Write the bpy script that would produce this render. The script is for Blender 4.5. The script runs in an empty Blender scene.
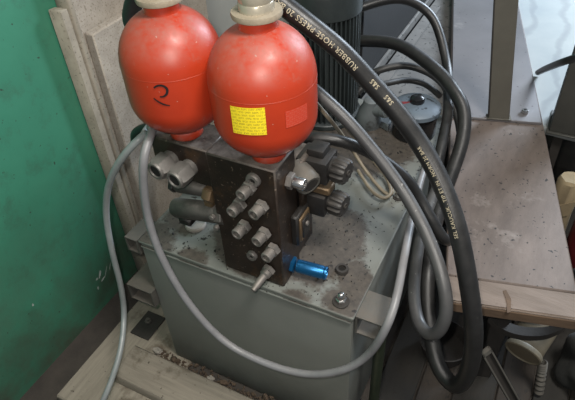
import bpy, bmesh, math, random
from mathutils import Vector, Matrix, Euler
rnd = random.Random(7)
scene = bpy.context.scene
COL = scene.collection
ZT = 0.57                      # height of the tank top; builders work with z = 0 on the tank top
V = Vector

# ------------------------------------------------------------------ camera
FPX = 546.4
PT, RL, YW = math.radians(41.149), math.radians(-3.705), math.radians(-29.085)
CAM = V((0.80640, -0.66734, 0.95281))
fw = V((math.sin(YW)*math.cos(PT), math.cos(YW)*math.cos(PT), -math.sin(PT)))
_rt = V((math.cos(YW), -math.sin(YW), 0)); _up = _rt.cross(fw)
rt = math.cos(RL)*_rt + math.sin(RL)*_up
up = -math.sin(RL)*_rt + math.cos(RL)*_up
cd = bpy.data.cameras.new('camera'); cam = bpy.data.objects.new('camera', cd); COL.objects.link(cam)
cd.sensor_width = 36; cd.lens = 36*FPX/575; cd.clip_start = .02
m = Matrix((rt, up, -fw)).transposed().to_4x4(); m.translation = CAM + V((0, 0, ZT))
cam.matrix_world = m
scene.camera = cam

# ------------------------------------------------------------------ light
vs = scene.view_settings
vs.view_transform = 'Standard'; vs.look = 'None'; vs.gamma = 1; vs.use_curve_mapping = False
vs.exposure = 0.0
w = bpy.data.worlds.new('workshop_air'); scene.world = w; w.use_nodes = True
w.node_tree.nodes['Background'].inputs[0].default_value = (.80, .90, 1, 1)
w.node_tree.nodes['Background'].inputs[1].default_value = .19
def area(name, loc, target, sx, sy, power, col):
    l = bpy.data.lights.new(name, 'AREA'); l.shape = 'RECTANGLE'; l.size = sx; l.size_y = sy
    l.energy = power; l.color = col
    o = bpy.data.objects.new(name, l); COL.objects.link(o)
    o.location = V(loc); o.rotation_euler = (V(target)-V(loc)).to_track_quat('-Z', 'Y').to_euler()
    return o
area('window_daylight', (2.1, 4.3, 2.6), (.2, .9, .4), 1.7, 1.3, 350, (.74, .86, 1))
area('ceiling_lamp', (1.35, -.35, 3.0), (.4, .3, .5), .6, .6, 66, (1, .96, .9))
fl = bpy.data.lights.new('camera_flash', 'POINT'); fl.energy = 28; fl.shadow_soft_size = .012; fl.color = (1, .955, .88)
fo = bpy.data.objects.new('camera_flash', fl); COL.objects.link(fo)
fo.location = CAM + V((0, 0, ZT)) - rt*.035 + up*.03

# ------------------------------------------------------------------ pixel -> place
def ray(px, py): return fw + rt*((px-287.5)/FPX) - up*((py-200)/FPX)
def at(px, py, ax, val):
    d = ray(px, py); i = 'xyz'.index(ax)
    return CAM + d*((val-CAM[i])/d[i])

# ------------------------------------------------------------------ materials
def hexc(c):
    if len(c) == 4: return c
    return (*c, 1)
class NT:
    def __init__(s, name):
        s.m = bpy.data.materials.new(name); s.m.use_nodes = True
        s.t = s.m.node_tree; s.b = s.t.nodes['Principled BSDF']
        s.co = s.t.nodes.new('ShaderNodeTexCoord').outputs['Object']
    def n(s, typ, **kw):
        o = s.t.nodes.new(typ)
        for k, v in kw.items(): setattr(o, k, v)
        return o
    def l(s, a, b): s.t.links.new(a, b)
    def noise(s, scale, detail=4, rough=.6, co=None):
        o = s.n('ShaderNodeTexNoise'); o.inputs['Scale'].default_value = scale
        o.inputs['Detail'].default_value = detail; o.inputs['Roughness'].default_value = rough
        s.l(co or s.co, o.inputs['Vector']); return o.outputs['Fac']
    def ramp(s, fac, a, b, ca=(0, 0, 0, 1), cb=(1, 1, 1, 1)):
        o = s.n('ShaderNodeValToRGB'); e = o.color_ramp.elements
        e[0].position = a; e[1].position = b; e[0].color = hexc(ca); e[1].color = hexc(cb)
        s.l(fac, o.inputs[0]); return o.outputs[0]
    def math(s, op, a, b=None):
        o = s.n('ShaderNodeMath', operation=op); o.use_clamp = op in ('MULTIPLY', 'ADD')
        for i, q in enumerate((a, b)):
            if q is None: continue
            if isinstance(q, (int, float)): o.inputs[i].default_value = q
            else: s.l(q, o.inputs[i])
        return o.outputs[0]
    def mix(s, fac, a, b):
        o = s.n('ShaderNodeMix', data_type='RGBA')
        for i, q in ((0, fac), (6, a), (7, b)):
            if isinstance(q, (int, float)): o.inputs[i].default_value = q
            elif isinstance(q, tuple): o.inputs[i].default_value = hexc(q)
            else: s.l(q, o.inputs[i])
        return o.outputs[2]
    def upness(s):
        g = s.n('ShaderNodeNewGeometry'); x = s.n('ShaderNodeSeparateXYZ'); s.l(g.outputs['Normal'], x.inputs[0])
        return x.outputs[2]
    def near(s, p, r0, r1):          # 1 inside r0 of a spot, 0 outside r1
        o = s.n('ShaderNodeVectorMath', operation='DISTANCE'); s.l(s.co, o.inputs[0]); o.inputs[1].default_value = p
        mr = s.n('ShaderNodeMapRange'); s.l(o.outputs['Value'], mr.inputs[0])
        for i, q in enumerate((r0, r1, 1, 0)): mr.inputs[i+1].default_value = q
        return mr.outputs[0]
def mat(name, c1, c2=None, scale=25, rough=.6, metal=0, bump=.15, dust=None, specks=None, spec=.5, blotch=None, stretch=None, trans=0):
    """c1/c2 mottled paint; dust=(colour, amount) settles on up faces; specks=(colour, scale, threshold); blotch=(colour, scale, threshold)"""
    s = NT(name); c2 = c2 or tuple(x*.75 for x in c1)
    co = s.co
    if stretch:
        mp = s.n('ShaderNodeMapping'); s.l(s.co, mp.inputs[0]); mp.inputs['Scale'].default_value = stretch; co = mp.outputs[0]
    nz = s.noise(scale, 6, .65, co)
    col = s.ramp(nz, .3, .72, c1, c2)
    if blotch:
        f = s.ramp(s.noise(blotch[1], 5, .7), blotch[2], min(1, blotch[2]+.12)); col = s.mix(f, col, blotch[0])
    if specks:
        f = s.ramp(s.noise(specks[1], 2, .5), specks[2], specks[2]+.03); col = s.mix(f, col, specks[0])
    r = rough
    if dust:
        u = s.ramp(s.upness(), .15, .95)
        f = s.math('MULTIPLY', u, s.ramp(s.noise(17, 8, .75), .36, .62)); f = s.math('MULTIPLY', f, dust[1])
        col = s.mix(f, col, dust[0])
        rr = s.n('ShaderNodeMapRange'); s.l(f, rr.inputs[0]); rr.inputs[3].default_value = rough; rr.inputs[4].default_value = max(rough, .85)
        s.l(rr.outputs[0], s.b.inputs['Roughness'])
    else: s.b.inputs['Roughness'].default_value = rough
    s.l(col, s.b.inputs['Base Color'])
    s.b.inputs['Metallic'].default_value = metal
    s.b.inputs['Specular IOR Level'].default_value = spec
    if bump:
        b = s.n('ShaderNodeBump'); b.inputs['Strength'].default_value = bump; b.inputs['Distance'].default_value = .004
        s.l(s.noise(scale*4, 4, .7, co), b.inputs['Height']); s.l(b.outputs[0], s.b.inputs['Normal'])
    return s.m
DUST = (.22, .19, .16)
MT = {}
MT['red'] = mat('red_paint', (.40, .036, .011), (.34, .029, .010), 9, .33, 0, .03, dust=((.25, .13, .105), .8), specks=((.40, .22, .18), 130, .735), blotch=((.33, .085, .060), 11, .58))
MT['capdust'] = mat('dusty_metal', (.34, .285, .21), (.22, .185, .135), 30, .7, .2, .2)
MT['capclear'] = mat('cap_plastic', (.40, .36, .28), (.28, .25, .2), 30, .25, .3, .05)
MT['steel'] = mat('zinc_steel', (.27, .25, .235), (.16, .148, .136), 40, .5, .6, .1, dust=(DUST, .5))
MT['nutgrey'] = mat('grey_nut', (.21, .20, .185), (.13, .12, .11), 40, .55, .45, .1)
MT['bright'] = mat('bright_bolt', (.62, .61, .6), (.42, .41, .4), 40, .25, .95, .05)
MT['hole'] = mat('hole', (.008, .007, .006), None, 40, .9, 0, 0)
MT['block'] = mat('oily_block', (.040, .027, .020), (.016, .012, .010), 16, .40, .35, .15, dust=((.19, .165, .145), 1.0), blotch=((.085, .045, .022), 9, .56), specks=((.16, .12, .09), 130, .68))
MT['blackcoil'] = mat('black_coil', (.009, .0085, .008), (.018, .016, .015), 30, .5, 0, .2, dust=((.04, .034, .028), .45))
MT['knob'] = mat('dark_knob', (.020, .018, .017), (.032, .029, .026), 30, .5, 0, .15, dust=((.075, .066, .056), .6))
MT['coil'] = mat('grey_coil', (.075, .070, .064), (.045, .042, .038), 30, .5, .3, .15, dust=((.17, .155, .14), .8))
MT['brass'] = mat('old_brass', (.20, .135, .075), (.11, .075, .045), 40, .5, .5, .15)
MT['blue'] = mat('blue_anodised', (.010, .115, .27), (.010, .085, .20), 30, .34, .7, .03)
MT['motor'] = mat('motor_paint', (.030, .037, .037), (.020, .025, .026), 20, .42, .1, .1, dust=((.075, .085, .088), .8))
MT['blackhose'] = mat('black_rubber', (.010, .010, .010), (.018, .0175, .017), 30, .36, 0, .10, dust=((.06, .057, .054), .35), blotch=((.040, .038, .035), 12, .62))
MT['greyhose'] = mat('grey_rubber', (.062, .062, .063), (.045, .045, .046), 25, .38, 0, .06, dust=((.12, .115, .11), .4), specks=((.25, .24, .23), 90, .72))
MT['darkhose'] = mat('dark_grey_rubber', (.030, .030, .029), (.018, .018, .018), 25, .42, 0, .1, dust=((.07, .068, .066), .5))
MT['palehose'] = mat('pale_grey_pvc', (.215, .215, .225), (.16, .16, .165), 25, .35, 0, .05, dust=((.26, .24, .23), .4))
MT['whitehose'] = mat('white_grey_pvc', (.27, .29, .29), (.20, .22, .22), 25, .35, 0, .05)
MT['beige'] = mat('beige_cable', (.24, .20, .145), (.15, .125, .09), 30, .55, 0, .05)
MT['print'] = mat('hose_lettering', (.52, .46, .33), (.36, .31, .21), 60, .7, 0, 0)
MT['ink'] = mat('black_marker', (.012, .010, .012), None, 60, .5, 0, 0)
MT['stamp'] = mat('stamped_mark', (.008, .007, .006), None, 60, .6, 0, 0)
MT['wood'] = mat('grey_weathered_wood', (.29, .255, .205), (.19, .165, .13), 12, .85, 0, .3, stretch=(7, .5, 7), specks=((.08, .065, .05), 85, .70), blotch=((.115, .09, .065), 7, .54))
MT['woodx'] = mat('grey_weathered_wood_cross', (.27, .235, .19), (.17, .148, .118), 12, .85, 0, .3, stretch=(.5, 7, 7), specks=((.07, .055, .045), 85, .70), blotch=((.10, .078, .056), 7, .52))
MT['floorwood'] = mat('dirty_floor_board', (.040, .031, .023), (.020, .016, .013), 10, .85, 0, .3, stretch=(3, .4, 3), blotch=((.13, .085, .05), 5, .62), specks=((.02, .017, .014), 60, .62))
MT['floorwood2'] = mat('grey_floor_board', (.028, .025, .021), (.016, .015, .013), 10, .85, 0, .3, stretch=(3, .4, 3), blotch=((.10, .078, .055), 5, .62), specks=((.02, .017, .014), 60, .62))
MT['dirt'] = mat('floor_dirt', (.060, .050, .042), (.035, .030, .026), 14, .95, 0, .5)
MT['crumb'] = mat('dirt_crumbs', (.11, .075, .048), (.055, .04, .03), 30, .95, 0, .3)
MT['chip'] = mat('pale_rubble', (.33, .30, .26), (.2, .18, .16), 30, .9, 0, .3)
MT['slab'] = mat('rough_cement_board', (.42, .375, .32), (.31, .275, .23), 26, .9, 0, .5, specks=((.26, .225, .18), 170, .60), blotch=((.44, .40, .345), 7, .62))
MT['slabedge'] = mat('cement_board_edge', (.37, .33, .265), (.25, .22, .175), 18, .9, 0, .4, specks=((.20, .17, .13), 120, .64))
MT['pale'] = mat('pale_painted_panel', (.43, .45, .44), (.35, .37, .36), 6, .6, 0, .05)
MT['cabinet'] = mat('dark_cabinet', (.008, .0085, .009), (.005, .0055, .006), 12, .7, 0, .1)
MT['dustysteel'] = mat('dusty_steel_shelf', (.16, .155, .145), (.095, .09, .085), 8, .75, .1, .2, blotch=((.05, .047, .043), 6, .58), specks=((.03, .028, .026), 60, .64))
MT['bench'] = mat('bench_board', (.175, .139, .120), (.095, .074, .063), 7, .75, 0, .25, stretch=(2.2, .7, 2), specks=((.03, .026, .024), 80, .675), blotch=((.23, .195, .175), 6, .58))
MT['benchplate'] = mat('bench_plate', (.165, .155, .158), (.13, .122, .125), 6, .45, .1, .06, specks=((.06, .05, .05), 60, .70), blotch=((.23, .215, .21), 9, .64))
MT['batten'] = mat('bench_front_batten', (.20, .155, .126), (.125, .094, .073), 9, .8, 0, .3, stretch=(.6, 3, 3), blotch=((.10, .07, .05), 8, .62))
MT['benchedge'] = mat('bench_raw_edge', (.12, .075, .045), (.075, .048, .03), 9, .85, 0, .3, stretch=(.5, 3, 3))
MT['post'] = mat('olive_grey_paint', (.115, .107, .088), (.09, .084, .07), 9, .5, .1, .08, blotch=((.17, .155, .13), 8, .66))
MT['column'] = mat('dark_grey_paint', (.070, .068, .060), (.050, .049, .044), 9, .6, .1, .1)
MT['card'] = mat('tan_card', (.27, .21, .125), (.19, .145, .085), 10, .9, 0, .2)
MT['redcan'] = mat('dark_red_paint', (.08, .008, .010), None, 10, .4, 0, .05)
MT['lug'] = mat('dusty_lug', (.115, .110, .097), (.080, .076, .068), 18, .6, .2, .15, dust=((.135, .115, .095), .9))
MT['footgreen'] = mat('green_rod', (.045, .060, .036), (.03, .04, .026), 20, .4, .5, .1)
MT['darkplate'] = mat('dark_steel_plate', (.050, .045, .040), (.032, .028, .025), 18, .7, .3, .2)
MT['bucket'] = mat('old_white_plastic', (.20, .17, .12), (.14, .12, .085), 12, .55, 0, .05)
MT['bucketin'] = mat('plastic_lid', (.16, .13, .088), (.12, .095, .065), 12, .55, 0, .05)
MT['rag'] = mat('dark_rubbish', (.014, .015, .014), (.028, .028, .025), 30, .9, 0, .5)
MT['canblack'] = mat('black_can', (.010, .010, .011), None, 20, .25, 0, .05)
MT['canlid'] = mat('dusty_lid', (.15, .19, .23), (.10, .125, .155), 10, .55, .2, .08, specks=((.03, .035, .04), 60, .62))
MT['label_red'] = mat('red_label', (.20, .02, .025), None, 20, .5, 0, 0)
MT['pumpgrey'] = mat('blue_grey_casting', (.13, .145, .15), (.085, .095, .10), 12, .6, .2, .2, blotch=((.03, .028, .026), 14, .56))
MT['splat'] = mat('white_splash', (.40, .44, .41), None, 30, .6, 0, 0)
MT['scuff'] = mat('pale_scuff', (.33, .32, .31), None, 30, .8, 0, 0)

def green_wall():
    s = NT('green_painted_wall')
    col = s.ramp(s.noise(2.2, 5, .6), .35, .7, (.044, .200, .124), (.030, .155, .096))
    x = s.n('ShaderNodeSeparateXYZ'); s.l(s.co, x.inputs[0])
    mr = s.n('ShaderNodeMapRange'); s.l(x.outputs[2], mr.inputs[0])
    for i, q in enumerate((.02, .62, 1, 0)): mr.inputs[i+1].default_value = q
    g = s.math('MULTIPLY', mr.outputs[0], s.ramp(s.noise(5, 6, .7), .32, .66))
    col = s.mix(s.math('MULTIPLY', g, .9), col, (.060, .058, .042))
    col = s.mix(s.math('MULTIPLY', s.ramp(s.noise(9, 6, .75), .52, .70), .6), col, (.04, .085, .055))
    col = s.mix(s.ramp(s.noise(55, 2), .70, .73), col, (.03, .045, .03))
    s.l(col, s.b.inputs['Base Color']); s.b.inputs['Roughness'].default_value = .5
    b = s.n('ShaderNodeBump'); b.inputs['Strength'].default_value = .12; b.inputs['Distance'].default_value = .01
    s.l(s.noise(14, 5), b.inputs['Height']); s.l(b.outputs[0], s.b.inputs['Normal'])
    return s.m
MT['green'] = green_wall()

def tank_paint():
    s = NT('grey_green_tank_paint')          # object space: origin on the floor below the front left corner
    col = s.ramp(s.noise(5, 5, .6), .3, .72, (.180, .187, .170), (.150, .156, .142))
    u = s.ramp(s.upness(), .6, .9)
    dirt = None
    for p, a, b in (((.44, .10, .57), .0, .10), ((.40, .20, .57), .07, .17), ((.30, .16, .57), .10, .19), ((.545, .04, .57), .0, .085), ((.03, .02, .57), .0, .11), ((.06, .11, .57), .0, .09),
                    ((.16, .0, .57), .0, .07), ((.36, .62, .57), .10, .22), ((.53, .12, .57), .0, .07), ((.44, -.01, .57), .0, .06), ((.56, .09, .57), .0, .07)):
        q = s.near(p, a, b); dirt = q if dirt is None else s.math('MAXIMUM', dirt, q)
    nz = s.noise(22, 6, .72)
    o = s.n('ShaderNodeMath', operation='ADD'); s.l(dirt, o.inputs[0]); s.l(nz, o.inputs[1])
    f = s.ramp(o.outputs[0], .82, 1.16)
    f = s.math('MULTIPLY', f, u)
    gr = s.ramp(s.noise(60, 4, .7), .3, .7, (.090, .074, .060), (.042, .035, .030))
    col = s.mix(s.math('MULTIPLY', f, .94), col, gr)
    sp = s.math('MULTIPLY', s.ramp(s.noise(75, 2, .5), .655, .675), u)
    col = s.mix(sp, col, (.022, .020, .018))
    # mottled colour, darker and browner towards the foot of the tank
    x = s.n('ShaderNodeSeparateXYZ'); s.l(s.co, x.inputs[0])
    mr = s.n('ShaderNodeMapRange'); s.l(x.outputs[2], mr.inputs[0])
    for i, q in enumerate((.04, .22, 1, 0)): mr.inputs[i+1].default_value = q
    g = s.math('MULTIPLY', mr.outputs[0], s.ramp(s.noise(9, 6, .7), .34, .6))
    col = s.mix(s.math('MULTIPLY', g, .65), col, (.062, .056, .048))
    s.l(col, s.b.inputs['Base Color']); s.b.inputs['Roughness'].default_value = .48
    b = s.n('ShaderNodeBump'); b.inputs['Strength'].default_value = .25; b.inputs['Distance'].default_value = .004
    s.l(s.math('MULTIPLY', nz, f), b.inputs['Height']); s.l(b.outputs[0], s.b.inputs['Normal'])
    return s.m
MT['tank'] = tank_paint()

def marble():
    s = NT('veined_pale_stone')
    col = s.ramp(s.noise(3, 5, .6), .3, .7, (.40, .415, .40), (.31, .335, .34))
    wv = s.n('ShaderNodeTexWave'); wv.inputs['Scale'].default_value = 2.2; wv.inputs['Distortion'].default_value = 7; wv.inputs['Detail'].default_value = 4
    s.l(s.co, wv.inputs[0])
    col = s.mix(s.math('MULTIPLY', s.ramp(wv.outputs['Fac'], .80, 1), .45), col, (.20, .21, .22))
    s.l(col, s.b.inputs['Base Color']); s.b.inputs['Roughness'].default_value = .75
    return s.m
MT['marble'] = marble()

def lettered(name, paper, ink, rows, fade):        # rows of print too small to read
    s = NT(name)
    uv = s.t.nodes['Texture Coordinate'].outputs['UV']
    br = s.n('ShaderNodeTexBrick'); s.l(uv, br.inputs['Vector'])
    br.inputs['Scale'].default_value = 1; br.inputs['Row Height'].default_value = 1/rows; br.inputs['Brick Width'].default_value = .21
    br.inputs['Mortar Size'].default_value = .022; br.inputs['Mortar Smooth'].default_value = .1
    br.inputs['Color1'].default_value = (1, 1, 1, 1); br.inputs['Color2'].default_value = (.7, .7, .7, 1); br.inputs['Mortar'].default_value = (0, 0, 0, 1)
    nz = s.ramp(s.noise(40, 2, .5, uv), .46, .54)
    f = s.math('MULTIPLY', s.math('MULTIPLY', br.outputs['Color'], nz), fade)
    s.l(s.mix(f, paper, ink), s.b.inputs['Base Color']); s.b.inputs['Roughness'].default_value = .45
    return s.m
MT['sticker'] = lettered('yellow_sticker', (.80, .62, .02), (.22, .16, .02), 9, .8)
MT['faint'] = lettered('worn_data_print', (.47, .040, .016), (.52, .20, .16), 8, .35)

# ------------------------------------------------------------------ shapes
def nb(): return bmesh.new()
def box(bm, a, b, bev=0, seg=1):
    a, b = V(a), V(b)
    r = bmesh.ops.create_cube(bm, size=1, matrix=Matrix.Translation((a+b)/2) @ Matrix.Diagonal((*[abs(x) for x in (b-a)], 1)))
    if bev:
        es = list({e for v in r['verts'] for e in v.link_edges})
        bmesh.ops.bevel(bm, geom=es, offset=bev, segments=seg, affect='EDGES', profile=.6)
    return bm
def obox(bm, o, ax, ay, az, bev=0, seg=1):           # corner o and three edge vectors
    o, ax, ay, az = V(o), V(ax), V(ay), V(az)
    M4 = Matrix((ax, ay, az)).transposed().to_4x4(); M4.translation = o + (ax+ay+az)/2
    r = bmesh.ops.create_cube(bm, size=1, matrix=M4)
    if M4.determinant() < 0: bmesh.ops.reverse_faces(bm, faces=list({f for v in r['verts'] for f in v.link_faces}))
    if bev:
        es = list({e for v in r['verts'] for e in v.link_edges})
        bmesh.ops.bevel(bm, geom=es, offset=bev, segments=seg, affect='EDGES')
    return bm
def frame(ax):
    ax = V(ax).normalized(); t = V((0, 0, 1)) if abs(ax.z) < .9 else V((1, 0, 0))
    u = t.cross(ax).normalized(); return u, ax.cross(u), ax
def lathe(bm, o, ax, prof, seg=24, phase=0):          # prof: (radius, height along axis)
    u, v, a = frame(ax); o = V(o); rings = []
    for r, h in prof:
        if r < 1e-6: rings.append([bm.verts.new(o+a*h)])
        else: rings.append([bm.verts.new(o+a*h+(u*math.cos(t)+v*math.sin(t))*r) for t in [phase+2*math.pi*k/seg for k in range(seg)]])
    for A, B in zip(rings, rings[1:]):
        for k in range(seg):
            k2 = (k+1) % seg
            if len(A) == 1 and len(B) == 1: continue
            if len(A) == 1: bm.faces.new((A[0], B[k2], B[k])) if False else bm.faces.new((A[0], B[k], B[k2])[::-1])
            elif len(B) == 1: bm.faces.new((A[k], A[k2], B[0]))
            else: bm.faces.new((A[k], A[k2], B[k2], B[k]))
    if len(rings[0]) > 1: bm.faces.new(rings[0][::-1])
    if len(rings[-1]) > 1: bm.faces.new(rings[-1])
    return bm
def cyl(bm, p0, p1, r0, r1=None, seg=20, bev=0):
    p0, p1 = V(p0), V(p1); L = (p1-p0).length; r1 = r0 if r1 is None else r1
    pr = [(r0, 0), (r1, L)] if not bev else [(r0-bev, 0), (r0, bev), (r1, L-bev), (r1-bev, L)]
    return lathe(bm, p0, p1-p0, pr, seg)
def hexnut(bm, o, ax, r, h): return lathe(bm, o, ax, [(r*.9, 0), (r, h*.12), (r, h*.85), (r*.86, h)], 6)
def spline(pts, n=10):
    P = [V(p) for p in pts]; P = [P[0]*2-P[1]] + P + [P[-1]*2-P[-2]]; out = []
    for i in range(1, len(P)-2):
        a, b, c, d = P[i-1:i+3]
        for k in range(n):
            t = k/n
            out.append(.5*((2*b)+(c-a)*t+(2*a-5*b+4*c-d)*t*t+(3*b-a-3*c+d)*t**3))
    out.append(P[-2]); return out
def smooth_path(pts, it=6):
    for _ in range(it):
        pts = [pts[0]] + [(pts[i-1]+pts[i]*2+pts[i+1])/4 for i in range(1, len(pts)-1)] + [pts[-1]]
    return pts
def tube(bm, path, r, seg=16, cap=True):
    T = [(path[min(i+1, len(path)-1)]-path[max(i-1, 0)]).normalized() for i in range(len(path))]
    u = frame(T[0])[0]; rings = []
    for p, t in zip(path, T):
        u = (u - t*u.dot(t)).normalized(); v = t.cross(u)
        rings.append([bm.verts.new(p+(u*math.cos(q)+v*math.sin(q))*r) for q in [2*math.pi*k/seg for k in range(seg)]])
    for A, B in zip(rings, rings[1:]):
        for k in range(seg): bm.faces.new((A[k], A[(k+1) % seg], B[(k+1) % seg], B[k]))
    if cap: bm.faces.new(rings[0][::-1]); bm.faces.new(rings[-1])
    return bm
def prism(bm, poly, z0, z1, bev=0):
    lo = [bm.verts.new((p[0], p[1], z0)) for p in poly]; hi = [bm.verts.new((p[0], p[1], z1)) for p in poly]
    n = len(poly)
    fs = [bm.faces.new(hi), bm.faces.new(lo[::-1])] + [bm.faces.new((lo[i], lo[(i+1) % n], hi[(i+1) % n], hi[i])) for i in range(n)]
    bmesh.ops.recalc_face_normals(bm, faces=fs)
    if bev: bmesh.ops.bevel(bm, geom=list({e for f in fs for e in f.edges}), offset=bev, segments=1, affect='EDGES')
    return bm
def jitter(bm, a, seed=1):
    r = random.Random(seed)
    for v in bm.verts: v.co += V((r.uniform(-a, a), r.uniform(-a, a), r.uniform(-a, a)))
    return bm

# ------------------------------------------------------------------ objects
ORG = {}
def thing(name, label, cat, o, group=None):
    e = bpy.data.objects.new(name, None); COL.objects.link(e); e.empty_display_size = .05
    e.location = V(o) + V((0, 0, ZT)); e['label'] = label; e['category'] = cat
    if group: e['group'] = group
    ORG[e] = V(o); return e
def _mesh(name, bm, m, o, ang=38):
    bmesh.ops.translate(bm, verts=bm.verts, vec=-o)
    me = bpy.data.meshes.new(name); bm.to_mesh(me); bm.free()
    me.materials.append(MT[m])
    for p in me.polygons: p.use_smooth = True
    me.set_sharp_from_angle(angle=math.radians(ang))
    ob = bpy.data.objects.new(name, me); COL.objects.link(ob); ORG[ob] = o
    return ob
def part(name, bm, m, parent, label=None, ang=38):
    ob = _mesh(name, bm, m, ORG[parent], ang); ob.parent = parent
    if label: ob['label'] = label
    return ob
def single(name, bm, m, label, cat, o, group=None, ang=38):
    ob = _mesh(name, bm, m, V(o), ang); ob.location = V(o) + V((0, 0, ZT))
    ob['label'] = label; ob['category'] = cat
    if group: ob['group'] = group
    return ob
def struct(name, bm, m, o, label=None, cat=None):
    ob = _mesh(name, bm, m, V(o)); ob.location = V(o) + V((0, 0, ZT)); ob['kind'] = 'structure'
    if label: ob['label'] = label
    if cat: ob['category'] = cat
    return ob
FZ = -ZT

# ================================================================== setting
floor = struct('floor', box(nb(), (-.6, -1.6, FZ-.05), (2.6, 5.2, FZ)), 'dirt', (0, 0, FZ), 'bare dirty workshop floor', 'floor')
wl = struct('wall_left', box(nb(), (-.48, -1.6, FZ), (-.38, 5.2, 1.6)), 'green', (-.38, 0, FZ), 'green painted wall with scuffs and grime', 'wall')
wb = struct('wall_back', box(nb(), (-.38, 5.0, FZ), (2.6, 5.1, 1.6)), 'cabinet', (-.38, 5.0, FZ), 'dark wall far behind the machinery', 'wall')
# white paint runs on the green wall
bm = nb()
for px, py, L, wd, ang in ((100, 274, .030, .010, 60), (103, 279, .022, .007, 20), (97, 279, .012, .008, 0), (98, 288, .014, .005, 80), (106, 271, .045, .003, 55), (110, 266, .03, .0025, 60), (33, 305, .010, .006, 80)):
    c = at(px, py, 'x', -.379); a = math.radians(ang)
    d = V((0, math.cos(a), math.sin(a))); n = V((0, -math.sin(a), math.cos(a)))
    vs_ = [bm.verts.new(c + d*L*.5*math.cos(t)*(1+.25*math.sin(3*t+px)) + n*wd*.5*math.sin(t)) for t in [2*math.pi*k/12 for k in range(12)]]
    bm.faces.new(vs_)
part('paint_splash', bm, 'splat', wl, 'white paint splashes')
# floor boards right of the tank
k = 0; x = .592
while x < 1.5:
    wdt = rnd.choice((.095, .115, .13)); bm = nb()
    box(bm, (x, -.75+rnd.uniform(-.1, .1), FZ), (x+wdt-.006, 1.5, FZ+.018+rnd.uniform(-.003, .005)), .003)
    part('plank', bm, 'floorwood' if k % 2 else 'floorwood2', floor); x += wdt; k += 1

# ================================================================== boards standing against the green wall
single('cement_board', box(nb(), (-.378, .315, FZ), (-.352, .885, .95), .003), 'slab', 'tall rough cement board standing flat on the green wall, behind the shorter board', 'board', (-.365, .8, FZ))
single('cement_board', box(nb(), (-.350, .335, FZ), (-.318, .87, .345), .004), 'slab', 'shorter rough cement board in front of the taller one, its top edge showing', 'board', (-.33, .8, FZ))
single('timber_batten', jitter(box(nb(), (-.378, .268, FZ), (-.335, .296, .43), .003), .0012, 2), 'slabedge', 'pale batten upright on the green wall, outermost at the board edges', 'batten', (-.36, .28, FZ))
single('timber_batten', jitter(box(nb(), (-.378, .299, FZ), (-.330, .313, .92), .002), .001, 3), 'slabedge', 'thin tall batten squeezed between outer batten and cement boards', 'batten', (-.36, .305, FZ))
single('painted_panel', box(nb(), (-.374, .895, FZ), (.06, .920, .75), .003), 'pale', 'pale grey painted panel upright behind the two red accumulators', 'panel', (-.1, .907, FZ))

# ================================================================== background machinery
t = thing('steel_cabinet', 'black steel cabinet behind the ribbed electric motor', 'cabinet', (0, 1.6, FZ))
part('body', box(nb(), (-.20, 1.09, FZ), (.178, 2.2, .6), .006), 'cabinet', t)
part('plinth_rail', box(nb(), (.178, 1.1, -.14), (.190, 2.15, -.10), .003), 'dustysteel', t)
t = thing('steel_shelf', 'dusty grey steel shelf between black cabinet and workbench', 'shelf', (.35, 1.6, FZ))
part('top', box(nb(), (.192, .90, -.185), (.55, 2.2, -.145), .004), 'dustysteel', t)
for yy in (.98, 2.1):
    for xx in (.2, .5): part('leg', box(nb(), (xx, yy, FZ), (xx+.03, yy+.03, -.185)), 'dustysteel', t)
part('flange', jitter(box(nb(), (.20, .98, -.145), (.25, 2.0, -.128), .003), .002, 4), 'dustysteel', t)

# ================================================================== workbench
BO = V((.708, .208, 0)); bd = V((-.2334, .9724, 0)); bn = V((.9724, .2334, 0)); BH = -.10
def bq(a, b, z): return BO + bn*a + bd*b + V((0, 0, z))
t = thing('workbench', 'long narrow wooden workbench with grey steel plate along its far half', 'workbench', bq(.16, .8, FZ))
part('board', obox(nb(), bq(.022, .080, BH-.030), bn*.303, bd*2.2, (0, 0, .030), .004), 'bench', t)
part('front_batten', jitter(obox(nb(), bq(.012, 0, BH-.026), bn*.313, bd*.078, (0, 0, .027), .004, 2), .0012, 5), 'batten', t)
part('raw_edge', obox(nb(), bq(.014, -.003, BH-.036), bn*.308, bd*.01, (0, 0, .030), .002), 'benchedge', t)
pl = part('steel_plate', obox(nb(), bq(.026, .80, BH), bn*.292, bd*1.45, (0, 0, .010), .002), 'benchplate', t)
bb = at(524.5, 113, 'z', BH+.01)
b1 = part('bolt', hexnut(nb(), bb, (0, 0, 1), .013, .014), 'bright', t); part('bolt_socket', cyl(nb(), bb+V((0, 0, .0135)), bb+V((0, 0, .0148)), .005), 'hole', b1)
for a, b in ((.03, .75), (.165, .10), (.03, 2.1), (.26, 2.1)):
    part('leg', obox(nb(), bq(a, b, FZ), bn*.045, bd*.045, (0, 0, BH-.03-FZ), .003), 'darkplate', t)
part('drip_scar', prism(nb(), [tuple(at(px, py, 'z', BH+.0012))[:2] for px, py in ((503, 291), (506, 290), (511, 299), (511, 312), (507, 313), (507, 303))], BH+.0011, BH+.0022), 'benchedge', t)
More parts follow.
